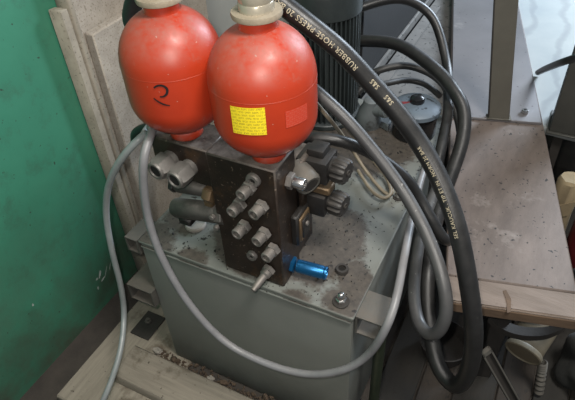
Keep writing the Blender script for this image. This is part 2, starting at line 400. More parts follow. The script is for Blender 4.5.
# flat upright on the bench
pb = bq(.148, .800, BH+.01); ptop = at(496.5, -30, 'y', 1.02)
t = thing('steel_upright', 'olive grey flat steel upright standing on the workbench plate', 'post', pb)
part('bar', obox(nb(), pb, bn*.066, bd*.024, ptop-pb, .002), 'post', t)
part('foot_plate', obox(nb(), pb-bn*.006-bd*.004, bn*.078, bd*.034, (0, 0, .004), .001), 'post', t)
part('dark_left_side', obox(nb(), pb-bn*.003+V((0, 0, .004)), bn*.004, bd*.026, (ptop-pb)*.99, .001), 'darkplate', t)  # thin cover in a darker colour over the bar's left side

# stone slab, grey box column, card, red can right of the bench
t = thing('stone_slab', 'pale veined stone slab lit by daylight beside the workbench', 'slab', (.75, 1.6, FZ))
part('slab_top', prism(nb(), [tuple(bq(.335, q, 0))[:2] for q in (.86, 2.4)] + [(1.35, 2.7), (1.35, 1.07)], -.17, -.14, .003), 'marble', t)
for xx, yy in ((.88, 1.12), (1.28, 1.12), (1.28, 2.4), (.62, 2.4)): part('leg', box(nb(), (xx, yy, FZ), (xx+.03, yy+.03, -.17)), 'darkplate', t)
t = thing('steel_column', 'dark grey box steel column standing on the pale stone slab', 'column', (.93, 1.15, -.14))
part('body', box(nb(), (.857, 1.09, -.134), (1.00, 1.22, 1.05), .008, 2), 'column', t)
part('base_flange', box(nb(), (.850, 1.082, -.140), (1.010, 1.235, -.134), .002), 'column', t)
c0 = at(559, 168, 'z', -.20)
t = thing('card_sleeve', 'crumpled tan card sleeve wedged between workbench and dark column', 'card', (.952, .835, FZ+.024))
bm = nb()
lathe(bm, (.952, .835, FZ+.024), (0, .0, 1), [(.034, 0), (.036, .15), (.034, .30), (.036, .42), (.030, .428), (.0, .42)], 12)
part('sleeve', jitter(bm, .003, 8), 'card', t)
part('fold', jitter(obox(nb(), (.925, .800, FZ+.30), (.05, -.004, .04), (0, .006, 0), (.006, 0, .06)), .002, 9), 'card', t)
t = thing('oil_can', 'dark red oil can right of the tan card sleeve', 'can', (1.035, .85, FZ+.024))
part('body', cyl(nb(), (1.035, .85, FZ+.024), (1.035, .85, -.17), .033, None, 20, .004), 'redcan', t)
part('cap', cyl(nb(), (1.035, .85, -.17), (1.035, .85, -.14), .014, None, 14, .002), 'canblack', t)
pts = [at(538, 72.5, 'z', -.127), at(545, 69, 'y', 1.22), at(560, 63, 'y', 1.04), at(575, 58, 'y', .98), at(600, 50, 'y', .9)]
single('power_cable', tube(nb(), smooth_path(spline(pts, 8), 2), .011, 12), 'blackhose', 'black cable lying across the pale stone slab', 'cable', (.8, 1.35, -.14))

# ================================================================== hydraulic tank
W, D, H = .575, .84, .51
t = tank = thing('hydraulic_tank', 'grey green steel oil tank carrying the valve block and motor', 'tank', (0, 0, FZ))
part('tank_body', box(nb(), (.004, .004, -H), (W-.004, D-.004, -.014), .004, 2), 'tank', t)
part('top_plate', box(nb(), (0, 0, -.010), (W, D, 0), .004, 3), 'tank', t)
part('gasket', box(nb(), (.006, .006, -.016), (W-.006, D-.006, -.009)), 'hole', t)
part('weld_seam', tube(nb(), [V((.006, .003, -.02)), V((.30, .002, -.0205)), V((W-.006, .003, -.02))], .003, 8), 'tank', t)
# carrying lugs of square tube with levelling rods
def lug(x0, x1, y0, y1, z0, z1, lab):
    th = .004; bm = nb()
    box(bm, (x0, y0, z1-th), (x1, y1, z1)); box(bm, (x0, y0, z0), (x1, y1, z0+th))
    box(bm, (x0, y0, z0+th), (x0+th, y1, z1-th)); box(bm, (x1-th, y0, z0+th), (x1, y1, z1-th))
    l = part('lifting_lug', bm, 'lug', t, lab); return l
l = lug(W+.001, W+.066, .010, .088, -.060, -.002, 'square tube lug at the front right corner')
part('levelling_nut', hexnut(nb(), (W+.044, .070, -.092), (0, 0, 1), .015, .03), 'steel', l)
part('threaded_rod', lathe(nb(), (W+.044, .070, -.12), (0, 0, 1), [(.008 + (.0015 if i % 2 else 0), i*.004) for i in range(12)], 12), 'bright', l)
part('foot_pipe', cyl(nb(), (W+.044, .070, FZ+.02), (W+.044, .070, -.115), .0135, None, 16, .002), 'footgreen', l)
l = lug(-.040, -.001, -.002, .075, -.050, -.002, 'square tube lug at the front left corner')
part('threaded_rod', cyl(nb(), (-.028, .058, -.30), (-.028, .058, -.05), .005), 'darkplate', l)
part('foot_pipe', cyl(nb(), (-.028, .058, -.48), (-.028, .058, -.24), .011, None, 14, .002), 'lug', l)
c = at(135, 283, 'x', -.085)
bm = nb(); xa, xb, ya, yb, zm = -.082, .002, c.y-.03, c.y+.075, c.z
for q in (-.030, .026): box(bm, (xa, ya, zm+q), (xb, yb, zm+q+.004))
for q in (xa, xb-.004): box(bm, (q, ya, zm-.026), (q+.004, yb, zm+.026))
part('side_tube', bm, 'lug', t, 'square tube stub on the left side')
# fixings on the top plate
p = at(341, 302, 'z', 0); 
n1 = part('washer', cyl(nb(), p, p+V((0, 0, .004)), .019, None, 20, .001), 'darkplate', t)
part('cap_nut', hexnut(nb(), p+V((0, 0, .004)), (0, 0, 1), .0125, .010), 'bright', n1)
part('cap_nut_dome', lathe(nb(), p+V((0, 0, .013)), (0, 0, 1), [(.009, 0), (.009, .008), (.0078, .013), (.005, .0165), (0, .018)], 16), 'bright', n1)
p = at(342, 271, 'z', 0)
n2 = part('filler_plug', lathe(nb(), p, (0, 0, 1), [(.015, 0), (.0155, .008), (.014, .011), (.009, .011), (.0085, .004), (0, .004)], 18), 'darkplate', t)
part('plug_socket', lathe(nb(), p+V((0, 0, .0042)), (0, 0, 1), [(.008, 0), (.008, .0012), (0, .0012)], 6), 'hole', n2)
p = at(398, 198, 'z', 0)
n3 = part('washer', cyl(nb(), p, p+V((0, 0, .004)), .0135, None, 18, .001), 'darkplate', t)
part('cap_nut', hexnut(nb(), p+V((0, 0, .004)), (0, 0, 1), .0105, .018), 'bright', n3)

# dirt crumbs on the tank top: past counting
def crumbs(name, region, n, zmin, sz, m, label, cat, o, seed):
    r = random.Random(seed); bm = nb()
    for i in range(n):
        x, y = region(r); s = sz*r.uniform(.4, 1.3)*(2.0 if r.random() < .06 else 1)
        M4 = Matrix.Translation((x, y, zmin+s*.3)) @ Euler((r.uniform(0, 6), r.uniform(0, 6), r.uniform(0, 6))).to_matrix().to_4x4() @ Matrix.Diagonal((s, s*r.uniform(.5, 1), s*r.uniform(.4, .8), 1))
        bmesh.ops.create_icosphere(bm, subdivisions=1, radius=.5, matrix=M4)
    ob = single(name, bm, m, label, cat, o); ob['kind'] = 'stuff'; return ob
crumbs('dirt_crumbs', lambda r: (r.uniform(.03, .56), min(.82, abs(r.gauss(.12, .22))+.005)), 420, 0, .0036, 'rag', 'dark dirt crumbs scattered over the tank top', 'dirt', (.3, .3, 0), 11)

# ================================================================== valve manifold
t = man = thing('valve_manifold', 'oily black steel valve block with hydraulic fittings on the tank', 'valve block', (.32, .06, 0))
x0, x1, y0, y1, zt = .249, .403, .016, .100, .33
part('block', box(nb(), (x0, y0, 0), (x1, y1, zt), .003), 'block', t)
part('side_block', box(nb(), (.108, .022, .235), (x0, y1+.01, zt-.001), .003), 'block', t)
part('rear_block', box(nb(), (.20, y1, 0), (.39, .20, .27), .004), 'block', t)
part('lower_bracket', box(nb(), (.215, .075, .0), (x0, .11, .235), .003), 'block', t)
def fitting(tip, ax, L, r=.0125, open_=True, collar=True):
    """hex base on the face, threaded stub with a bore"""
    ax = V(ax).normalized(); base = V(tip) - ax*L
    f = part('fitting', hexnut(nb(), base, ax, r*1.28, L*.38), 'steel', t)
    part('stub', lathe(nb(), base+ax*L*.38, ax, [(r*.86, 0), (r*.86, L*.10), (r, L*.13), (r*1.0, L*.58), (r*.9, L*.62), (r*.62, L*.62), (r*.55, L*.25), (0, L*.25)], 18), 'steel', f)
    part('bore', lathe(nb(), base+ax*(L*.38+L*.252), ax, [(r*.54, 0), (r*.54, .0006), (0, .0006)], 14), 'hole', f)
    return f
AX = (-.10, -1, -.0)
for px, py, yy in ((240.5, 196, -.020), (231, 213, -.020), (253, 215.5, -.020), (236, 235, -.020), (256, 242.5, -.020), (265.5, 258.5, -.020)):
    fitting(at(px, py, 'y', yy), AX, y0-yy-.001)
for px, py, r in ((252.5, 181, .0155), (251.5, 256.5, .0125)):
    p = at(px, py, 'y', y0-.006)
    q = part('plug', lathe(nb(), p+V((0, .006, 0)), (0, -1, 0), [(r, 0), (r, .006), (r*.85, .009), (r*.45, .009), (r*.4, .004), (0, .004)], 20), 'steel', t)
    part('plug_socket', lathe(nb(), p+V((0, .0015, 0)), (0, -1, 0), [(r*.38, 0), (r*.38, .0008), (0, .0008)], 6), 'hole', q)
# long test coupling at the foot
p = at(270, 268, 'y', y0)
ax = V((-.16, -1, -.22)).normalized()
f = part('test_coupling', hexnut(nb(), p, ax, .0155, .012), 'steel', t, 'slim test coupling pointing forward at the foot of the block')
part('stem', lathe(nb(), p+ax*.012, ax, [(.0125, 0), (.0125, .008), (.009, .012), (.0085, .040), (.0065, .044), (.0060, .052), (0, .052)], 16), 'steel', f)
# fitting on the right face
p = at(288, 180, 'x', x1)
f = part('fitting', hexnut(nb(), p, (1, 0, 0), .018, .013), 'steel', t)
part('stub', lathe(nb(), p+V((.013, 0, 0)), (1, 0, 0), [(.010, 0), (.0125, .002), (.0125, .022), (.011, .024), (.007, .024), (.006, .012), (0, .012)], 18), 'bright', f)
# hex couplings on the side block, tilted to the left
for px, py in ((157, 170), (176, 179)):
    p = at(px, py, 'y', -.022); ax = V((-.10, -1, -.02)).normalized()
    f = part('hose_coupling', hexnut(nb(), p-ax*.034, ax, .0245, .036), 'nutgrey', t)
    part('coupling_mouth', lathe(nb(), p+ax*.001, ax, [(.020, 0), (.020, .004), (.0185, .006), (.0145, .006), (.0135, .002), (0, .002)], 20), 'nutgrey', f)
    part('bore', lathe(nb(), p+ax*.0032, ax, [(.0133, 0), (.0133, .0006), (0, .0006)], 18), 'hole', f)
    part('neck', cyl(nb(), p-ax*.046, p-ax*.032, .019), 'nutgrey', f)
# left solenoid valves
A = at(174, 207, 'y', .035); B = at(218, 213, 'y', .035)
s1 = part('solenoid', lathe(nb(), B, A-B, [(.020, -.01), (.0235, 0), (.0235, (A-B).length-.012), (.021, (A-B).length-.004), (.014, (A-B).length), (0, (A-B).length)], 26), 'coil', t, 'thick grey solenoid on the left side')
part('flange', cyl(nb(), B-(A-B).normalized()*.004, B-(A-B).normalized()*.024, .028, None, 6, .002), 'coil', s1)
part('screw', cyl(nb(), B+V((.004, -.022, .012)), B+V((.004, -.032, .012)), .006, None, 10, .001), 'steel', s1)
part('screw', cyl(nb(), B+V((.012, -.024, -.014)), B+V((.012, -.034, -.014)), .006, None, 10, .001), 'steel', s1)
d_ = (A-B).normalized(); m_ = A*.75+B*.25
part('terminal_box', box(nb(), m_+V((-.014, -.016, -.040)), m_+V((.020, .018, -.020)), .004), 'blackcoil', s1)
A = at(172, 184, 'y', .035); B = at(208, 190, 'y', .035)
s2 = part('solenoid', lathe(nb(), B, A-B, [(.014, 0), (.0165, .004), (.0165, (A-B).length-.02), (.013, (A-B).length-.016), (.013, (A-B).length), (0, (A-B).length)], 22), 'coil', t, 'slim grey solenoid above the thick one')
part('hex_nut', hexnut(nb(), B+V((.0, -.006, -.002)), (1, -.1, 0), .021, .022), 'brass', s2)
part('end_cap', hexnut(nb(), A+(B-A).normalized()*.012, A-B, .018, .012), 'blackcoil', s2)
part('clamp', box(nb(), B+V((-.010, -.012, -.040)), B+V((.012, .012, -.018)), .003), 'brass', s2)
# right solenoid valves with ribbed knobs
def ribbed(bm, o, ax, r, L, n=12):
    u, v, a = frame(ax); o = V(o); rings = []
    for h, k in ((0, .92), (.004, 1), (L-.005, .97), (L, .84)):
        ring = []
        for i in range(n*4):
            q = 2*math.pi*i/(n*4); rr = r*k*(1 if i % 4 in (0, 1) else .88)
            ring.append(bm.verts.new(o+a*h+(u*math.cos(q)+v*math.sin(q))*rr))
        rings.append(ring)
    for A_, B_ in zip(rings, rings[1:]):
        for i in range(n*4): bm.faces.new((A_[i], A_[(i+1) % (n*4)], B_[(i+1) % (n*4)], B_[i]))
    bm.faces.new(rings[0][::-1]); bm.faces.new(rings[-1]); return bm
for px, py, lab in ((348, 173, 'upper black solenoid with ribbed hand nut'), (345, 206, 'lower black solenoid with ribbed hand nut')):
    kf = at(px, py, 'y', .150); ax = V((1, -.12, -.02)).normalized()
    s = part('solenoid', box(nb(), (x1-.012, kf.y-.028, kf.z-.026), (kf.x-.036, kf.y+.034, kf.z+.028), .005, 2), 'blackcoil', t, lab)
    part('coil_sleeve', cyl(nb(), kf-ax*.05, kf-ax*.026, .024, None, 22, .002), 'blackcoil', s)
    kn = part('hand_nut', ribbed(nb(), kf-ax*.030, ax, .0285, .030), 'knob', s)
    part('terminal_plug', box(nb(), (x1+.006, kf.y-.012, kf.z+.024), (kf.x-.050, kf.y+.028, kf.z+.044), .004, 2), 'blackcoil', s)
    part('hand_nut_screw', lathe(nb(), kf-ax*.0005, ax, [(.007, 0), (.007, .003), (.004, .003), (.004, .001), (0, .001)], 14), 'darkplate', s)
# rounded check valve and plug plate in front of the solenoids
p = at(311, 186, 'y', .090); ax = V((.85, -.45, -.25)).normalized()
s = part('check_valve', lathe(nb(), p-ax*.055, ax, [(.026, 0), (.027, .03), (.027, .049), (.023, .055), (.018, .055), (.017, .053), (0, .053)], 24), 'lug', t, 'dusty round valve body on the right face')
part('valve_cap', lathe(nb(), p-ax*.001, ax, [(.0165, 0), (.0165, .001), (0, .001)], 20), 'knob', s)
part('valve_seat', box(nb(), (x1-.002, .105, .165), (x1+.012, .16, .29), .004), 'block', s)
s = part('connector_plate', box(nb(), (x1-.002, .065, .09), (x1+.016, .125, .175), .004), 'blackcoil', t)
part('connector_frame', box(nb(), (x1+.014, .072, .10), (x1+.020, .118, .166), .002), 'brass', s)
part('connector_face', box(nb(), (x1+.018, .079, .107), (x1+.023, .111, .158), .002), 'blackcoil', s)
part('screw', cyl(nb(), (x1+.022, .095, .140), (x1+.027, .095, .140), .006, None, 12, .001), 'steel', s)
part('copper_spacer', box(nb(), (x1-.01, .130, .198), (x1+.060, .165, .216), .003), 'brass', t)
# blue return filter indicator
a0 = at(293, 264.5, 'z', .030); a1 = at(327, 273.5, 'z', .026); ax = (a1-a0).normalized(); L = (a1-a0).length
s = part('indicator', lathe(nb(), a0+ax*.010, ax, [(.0145, 0), (.0155, .004), (.0155, L-.020), (.0145, L-.018), (.0145, L-.016), (.0155, L-.014), (.0145, L-.010), (.011, L-.010), (.010, L-.016), (0, L-.016)], 26), 'blue', t, 'bright blue anodised cylinder at the foot of the block')
part('collar', hexnut(nb(), a0-ax*.006, ax, .0195, .012), 'blue', s)
part('base_nut', cyl(nb(), a0-ax*.022, a0-ax*.004, .017, None, 18, .002), 'lug', s)
part('spacer_ring', cyl(nb(), at(196, 226, 'z', 0), at(196, 226, 'z', 0)+V((0, 0, .012)), .027, None, 24, .003), 'chip', t, 'pale ring under the left solenoid')

# ------------------------------------------------------------------ lettering helper
def text_verts(txt, size):
    cu = bpy.data.curves.new('t', 'FONT'); cu.body = txt; cu.size = size; cu.resolution_u = 2; cu.space_character = 1.08
    ob = bpy.data.objects.new('t', cu); COL.objects.link(ob)
    dg = bpy.context.evaluated_depsgraph_get(); dg.update()
    me = bpy.data.meshes.new_from_object(ob.evaluated_get(dg))
    vs_ = [v.co.copy() for v in me.vertices]; fs = [tuple(p.vertices) for p in me.polygons]
    bpy.data.objects.remove(ob); bpy.data.curves.remove(cu); bpy.data.meshes.remove(me)
    return vs_, fs
def put_flat(bm, txt, size, o, X, Y):
    vs_, fs = text_verts(txt, size); b = [bm.verts.new(V(o)+V(X)*v.x+V(Y)*v.y) for v in vs_]
    for f in fs:
        try: bm.faces.new([b[i] for i in f])
        except ValueError: pass
for txt, px, py in (('II', 268, 212), ('V', 258, 229), ('II', 236, 186), ('IV', 222, 206)):
    bm = nb(); put_flat(bm, txt, .016, at(px, py, 'y', y0-.0006), (1, 0, 0), (0, 0, 1))
    part('stamped_letter', bm, 'stamp', man)

# ================================================================== accumulators
AR = .0945
def prof():
    P = [(.031, 0), (.034, .003), (.034, .018), (.030, .022)]
    zc0, zc1, ztop = .098, .168, .262
    for i in range(0, 11):
        a = math.radians(18+72*i/10); P.append((max(.03, AR*math.sin(a)), zc0-(zc0-.020)*math.cos(a)))
    P += [(AR, .13), (AR, zc1)]
    for i in range(1, 11):
        a = math.radians(72*i/10); P.append((AR*math.cos(a)**.95, zc1+(ztop-zc1)*math.sin(a)))
    return P
def accumulator(x, y, label):
    t = thing('accumulator', label, 'accumulator', (x, y, .33), 'red accumulators on the valve block')
    o = V((x, y, .33)); pr_ = prof()
    part('shell', lathe(nb(), o, (0, 0, 1), pr_, 64), 'red', t, ang=60)
    part('weld_bead', lathe(nb(), o, (0, 0, 1), [(AR-.001, .1655), (AR+.0002, .167), (AR+.0002, .168), (AR-.001, .1695)], 64), 'red', t)
    part('neck', lathe(nb(), o, (0, 0, 1), [(.034, .250), (.031, .262), (.0305, .276)], 28), 'red', t)
    f = part('collar', lathe(nb(), o, (0, 0, 1), [(.030, .274), (.041, .275), (.042, .279), (.041, .284), (.030, .285)], 32), 'capdust', t)
    part('cap', lathe(nb(), o, (0, 0, 1), [(.029, .285), (.029, .297), (.0275, .299), (.0285, .302), (.0285, .322), (.024, .328), (0, .329)], 28), 'capclear', f)
    return t
def on_shell(t, o, th, z, lift=.0006):                 # point on the barrel at bearing th and height z
    r = AR
    pp = prof()
    for (ra, za), (rb, zb) in zip(pp[4:], pp[5:]):
        if za <= z <= zb and zb > za: r = ra+(rb-ra)*(z-za)/(zb-za)
    r += lift+.0008; return V(o)+V((math.cos(th)*r, math.sin(th)*r, z))
def shell_patch(bm, o, th0, th1, z0, z1, skew=0, n=10, lift=.0006):
    uvl = bm.loops.layers.uv.new('UVMap'); g = []
    for j in range(n+1):
        g.append([bm.verts.new(on_shell(None, o, th0+(th1-th0)*i/n, z0+(z1-z0)*j/n+skew*i/n, lift)) for i in range(n+1)])
    for j in range(n):
        for i in range(n):
            f = bm.faces.new((g[j][i], g[j][i+1], g[j+1][i+1], g[j+1][i]))
            for l_, (a, b) in zip(f.loops, ((i, j), (i+1, j), (i+1, j+1), (i, j+1))): l_[uvl].uv = (a/n, b/n)
    return bm
def ink_stroke(bm, o, pts, w_):
    P = smooth_path(spline([V((a, b, 0)) for a, b in pts], 8), 1); prev = None
    for i, p in enumerate(P):
        d = (P[min(i+1, len(P)-1)]-P[max(i-1, 0)]).normalized(); n = V((-d.y, d.x, 0))*w_*.5*(.55+.45*math.sin(math.pi*min(1, (i+3)/(len(P)+3))))
        q = [bm.verts.new(on_shell(None, o, (p+s*n).x/AR, (p+s*n).y)) for s in (1, -1)]
        if prev: bm.faces.new((prev[0], prev[1], q[1], q[0]))
        prev = q
    return bm
o1, o2 = V((.177, .060, .33)), V((.368, .060, .33))
acc1 = accumulator(o1.x, o1.y, 'red bladder accumulator marked with a handwritten black 2')
acc2 = accumulator(o2.x, o2.y, 'red bladder accumulator with a yellow sticker')
def shell_dir(px, py, o):                              # bearing and height where a pixel's ray meets the barrel
    d = ray(px, py); q = CAM-o; a = d.x**2+d.y**2; b = 2*(d.x*q.x+d.y*q.y); c_ = q.x**2+q.y**2-AR**2
    s_ = (-b-math.sqrt(max(0, b*b-4*a*c_)))/(2*a); p = CAM+d*s_-o
    return math.atan2(p.y, p.x), p.z
def px_stroke(bm, o, pp, w_):
    return ink_stroke(bm, o, [(shell_dir(a, b, o)[0]*AR, shell_dir(a, b, o)[1]) for a, b in pp], w_)
nu = part('handwritten_number', px_stroke(nb(), o1, [(154, 87.5), (158, 85.3), (163, 85.5), (167, 88.5), (167, 93), (164, 96), (160, 96.5)], .0045), 'ink', acc1, 'black marker 2')
part('number_foot', px_stroke(nb(), o1, [(154, 97.8), (158, 101), (164, 104), (170, 105.3)], .0035), 'ink', nu)
ta, za = shell_dir(234, 132, o2); tb, zb = shell_dir(267, 133.5, o2); tc, zc = shell_dir(233.5, 106, o2)
part('sticker', shell_patch(nb(), o2, ta, tb, za, zc, (zb-za)*.6), 'sticker', acc2, 'yellow sticker with small print')
ta, za = shell_dir(286, 128, o2); tb, zb = shell_dir(307, 120, o2); tc, zc = shell_dir(286, 111, o2)
part('data_print', shell_patch(nb(), o2, ta, tb, za, zc, (zb-za)*.4, lift=.0001), 'faint', acc2, 'worn pale printed data')

# ================================================================== electric motor, filter can, casting
mx, my = .195, .720; o = V((mx, my, 0))
t = thing('electric_motor', 'dark green grey ribbed electric motor upright on the tank', 'motor', o)
part('flange', cyl(nb(), o, o+V((0, 0, .018)), .112, None, 36, .003), 'motor', t)
part('barrel', cyl(nb(), o+V((0, 0, .018)), o+V((0, 0, .36)), .090, None, 48), 'motor', t)
bm = nb(); nf = 44
for i in range(nf):
    a = 2*math.pi*i/nf; u_ = V((math.cos(a), math.sin(a), 0)); v_ = V((-u_.y, u_.x, 0))
    obox(bm, o+u_*.086-v_*.0022+V((0, 0, .026)), u_*.017, v_*.0044, (0, 0, .325))
part('cooling_fins', bm, 'motor', t)
part('fan_cowl', lathe(nb(), o, (0, 0, 1), [(.098, .340), (.1055, .342), (.1055, .40), (.101, .425), (.085, .445), (0, .450)], 48), 'motor', t)
part('terminal_box', box(nb(), (mx-.05, my+.095, .10), (mx+.05, my+.15, .22), .006, 2), 'motor', t)

o = V((.487, .715, 0))
t = thing('filter_housing', 'black filter can with a dusty bluish lid on the tank', 'filter', o)
part('body', lathe(nb(), o, (0, 0, 1), [(.060, 0), (.064, .004), (.064, .070), (.068, .074), (.068, .082)], 36), 'canblack', t)
ld = part('lid', lathe(nb(), o, (0, 0, 1), [(.0715, .080), (.0715, .092), (.064, .099), (.040, .105), (.022, .107), (0, .107)], 40), 'canlid', t)
part('lid_knob', lathe(nb(), o, (0, 0, 1), [(.021, .106), (.022, .112), (.020, .121), (.012, .126), (0, .127)], 22), 'canblack', ld)
lb = at(405, 106, 'z', .100)
part('lid_label', obox(nb(), lb+V((-.018, -.008, .003)), V((.034, .012, 0)), V((-.004, .012, .004)), (0, 0, .001)), 'label_red', ld, 'small red label')

t = thing('pump_casting', 'blue grey dirty pump casting beside the motor foot', 'casting', at(370, 124, 'z', 0))
c = at(368, 124, 'z', 0); c.z = 0
part('bell', lathe(nb(), c, (.10, -.1, 1), [(.040, 0), (.041, .02), (.034, .055), (.025, .075), (.022, .095), (.014, .10), (0, .10)], 24), 'pumpgrey', t)
part('spout', lathe(nb(), c+V((.01, -.01, .06)), (.9, -.2, .25), [(.018, 0), (.018, .04), (.021, .042), (.021, .055), (.014, .055), (0, .05)], 18), 'pumpgrey', t)
part('cover', jitter(obox(nb(), c+V((.035, .0, 0)), (.035, -.02, 0), (.0, .04, 0), (0, 0, .022), .004), .002, 12), 'pumpgrey', t)

# ================================================================== hoses
def hose(name, pts, r, m, label, cat='hose', seg=16, n=8, it=4, ret=False, zmin=None):
    P = [at(*p) if len(p) == 4 else V(p) for p in pts]
    path = smooth_path(spline(P, n), it)
    for q in path: q.z = max(q.z, FZ+r+.022 if zmin is None else zmin)
    mid = path[len(path)//2]; o = V((mid.x, mid.y, min(q.z for q in path)-r))
    ob = single(name, tube(nb(), path, r, seg), m, label, cat, o, ang=60)
    return (ob, path) if ret else ob
big, bpath = hose('rubber_hose', [
    (.02, .22, .20), (140, 40, 'y', .20), (132, 9, 'y', .20), (160, -45, 'y', .22), (222, -52, 'y', .23), (274, -3, 'y', .23), (308, 24, 'y', .23), (340, 50, 'y', .24), (372, 84, 'y', .25), (400, 116, 'y', .25),
    (424, 150, 'y', .24), (443, 187, 'y', .21), (458, 230, 'y', .17), (468, 280, 'y', .13), (474, 332, 'y', .10), (469, 370, 'y', .09), (456, 386, 'y', .10), (439, 368, 'y', .13),
    (431, 335, 'y', .19), (427, 298, 'y', .26), (429, 260, 'y', .34), (437, 215, 'y', .46), (450, 178, 'y', .58), (462, 142, 'y', .68), (464, 112, 'y', .75), (454, 91, 'y', .79), (436, 70, 'y', .84), (402, 46, 'y', .91), (372, 41, 'y', .94), (350, 43, 'y', .96), (325, 55, 'y', .93)],
    .0195, 'blackhose', 'thick black rubber hose with printed lettering looping beside the tank', seg=22, ret=True)
def arc_table(path):
    s = [0]
    for a, b in zip(path, path[1:]): s.append(s[-1]+(b-a).length)
    return s
def hose_text(bm, path, txt, size, p_start, sgn, r, face, off=0):
    """letters wrapped on the hose; they read along sgn * path direction, face = side of the hose they sit on"""
    S = arc_table(path); vs_, fs = text_verts(txt, size)
    i0 = min(range(len(path)), key=lambda i: (path[i]-p_start).length); s0 = S[i0]; out = []
    for v in vs_:
        s = s0+sgn*v.x; i = max(0, min(len(S)-2, next((k for k in range(len(S)-1) if S[k+1] >= s), len(S)-2)))
        f = (s-S[i])/(S[i+1]-S[i]); c = path[i].lerp(path[i+1], f); T = (path[min(i+2, len(path)-1)]-path[max(0, i-1)]).normalized()
        N = V(face); N = (N-T*N.dot(T)).normalized(); R_ = T*sgn; U = N.cross(R_)
        a = (v.y-size*.35+off)/r
        out.append(bm.verts.new(c+(N*math.cos(a)+U*math.sin(a))*(r+.0004)))
    for f in fs:
        try: bm.faces.new([out[i] for i in f])
        except ValueError: pass
face = (.18, -.62, .76)
bm = nb(); hose_text(bm, bpath, 'RUBBER HOSE PRESS 20 BAR', .0150, at(358, 69, 'y', .245), -1, .0195, face, .0085)
part('printed_lettering', bm, 'print', big, 'pale printed words')
bm = nb(); hose_text(bm, bpath, 'SEL KAUCUK . TIP ET IN . NORM 20 BAR', .0105, at(447, 238, 'y', .17), -1, .0195, face, .010)
part('printed_lettering', bm, 'print', big, 'smaller worn printed words')
for px, py in ((370, 88), (384, 103)):
    bm = nb(); hose_text(bm, bpath, 'S&S', .0135, at(px+3, py+3, 'y', .25), -1, .0195, face, .002)
    part('printed_mark', bm, 'print', big)

hose('rubber_hose', [(262, 62, 'y', .30), (300, 80, 'y', .28), (318, 93, 'y', .26), (345, 118, 'y', .25), (372, 149, 'y', .24), (397, 182, 'y', .22), (416, 213, 'y', .19), (432, 247, 'y', .15), (444, 285, 'y', .10), (446, 314, 'y', .07), (438, 332, 'y', .06), (427, 333, 'y', .07), (418, 320, 'y', .10),
     (414, 295, 'y', .15), (416, 265, 'y', .22), (421, 235, 'y', .30), (430, 204, 'y', .40), (440, 182, 'y', .47)],
     .0138, 'greyhose', 'grey rubber hose crossing in front of the motor, looping inside the thick hose')
hose('rubber_hose', [(419, 318, 'y', .34), (424, 290, 'y', .40), (427, 255, 'y', .46), (431, 215, 'y', .52), (436, 172, 'y', .565), (447, 120, 'y', .72), (448, 95, 'y', .84), (448, 72, 'y', 1.03), (437, 26, 'y', 1.13), (420, 6, 'y', 1.14), (395, -1, 'y', 1.10), (360, 8, 'y', 1.02), (338, 20, 'y', .97)],
     .0150, 'blackhose', 'black rubber hose arching up beside the workbench in front of the dark cabinet')
hose('rubber_hose', [(296, 140, 'y', .225), (318, 138, 'y', .235), (340, 141, 'y', .25), (365, 150, 'y', .275), (388, 164, 'y', .295), (406, 179, 'y', .30), (420, 199, 'y', .30), (434, 224, 'y', .28), (445, 240, 'y', .28), (454, 236, 'y', .32), (456, 216, 'y', .38)],
     .0135, 'blackhose', 'black rubber hose running over the solenoids from behind the valve block')
hose('rubber_hose', [(352, 92, 'y', .86), (362, 80, 'y', .87), (380, 70, 'y', .88), (404, 65.5, 'y', .92), (425, 71, 'y', .93), (441, 82, 'y', .91), (452, 100, 'y', .88), (458, 120, 'y', .83), (461, 138, 'y', .78)],
     .0115, 'darkhose', 'thin dark grey hose arching over the black filter can')
hose('rubber_hose', [(358, 94, 'z', .03), (361, 89, 'z', .045), (369, 86, 'z', .05), (385, 84, 'z', .05), (405, 80, 'z', .04), (425, 84, 'z', .03), (440, 96, 'z', .02)], .010, 'darkhose', 'short dusty grey hose lying behind the filter can', n=6)
hose('plastic_hose', [(.080, .060, .318), (153, 128, 'y', .030), (150, 137, 'y', -.01), (144, 158, 'y', -.045), (143.5, 185, 'y', -.055), (149, 222, 'y', -.06), (164, 262, 'y', -.07), (190, 305, 'y', -.075), (225, 342, 'y', -.075), (265, 363, 'y', -.07), (305, 374, 'y', -.06), (340, 371, 'y', -.05), (367, 356, 'y', -.03),
     (386, 328, 'y', -.025), (397, 295, 'y', .03), (404, 258, 'y', .12), (411, 222, 'y', .23), (416, 200, 'y', .34), (421, 180, 'y', .44), (428, 160, 'y', .55)], .0088, 'palehose', 'grey plastic hose sagging across the front of the tank', seg=14)
hose('plastic_hose', [(.030, .125, .285), (145, 132, 'y', .075), (144, 135, 'y', .02), (132, 146, 'y', -.01), (117, 166, 'y', -.02), (107.5, 190, 'y', -.02), (106.5, 220, 'y', -.02), (113, 255, 'y', -.03), (120.5, 285, 'y', -.035), (124, 312, 'y', -.05), (121.5, 345, 'y', -.12), (113, 376, 'y', -.19), (102, 403, 'y', -.25), (90, 430, 'y', -.29)],
     .0080, 'whitehose', 'thin pale plastic hose hanging down beside the green wall', seg=14)
hose('cable', [(300, 85, 'y', .30), (316, 103, 'y', .28), (332, 122, 'y', .26), (348, 143, 'z', .10), (364, 168, 'z', .03), (378, 186, 'z', .010), (389, 195, 'z', .008), (393, 188, 'z', .008), (387, 172, 'z', .008), (374, 158, 'z', .008), (358, 146, 'z', .008), (345, 138, 'z', .008)], .0048, 'beige', 'beige cable looped round on the tank beside the solenoids', 'cable', 10, zmin=.0055)
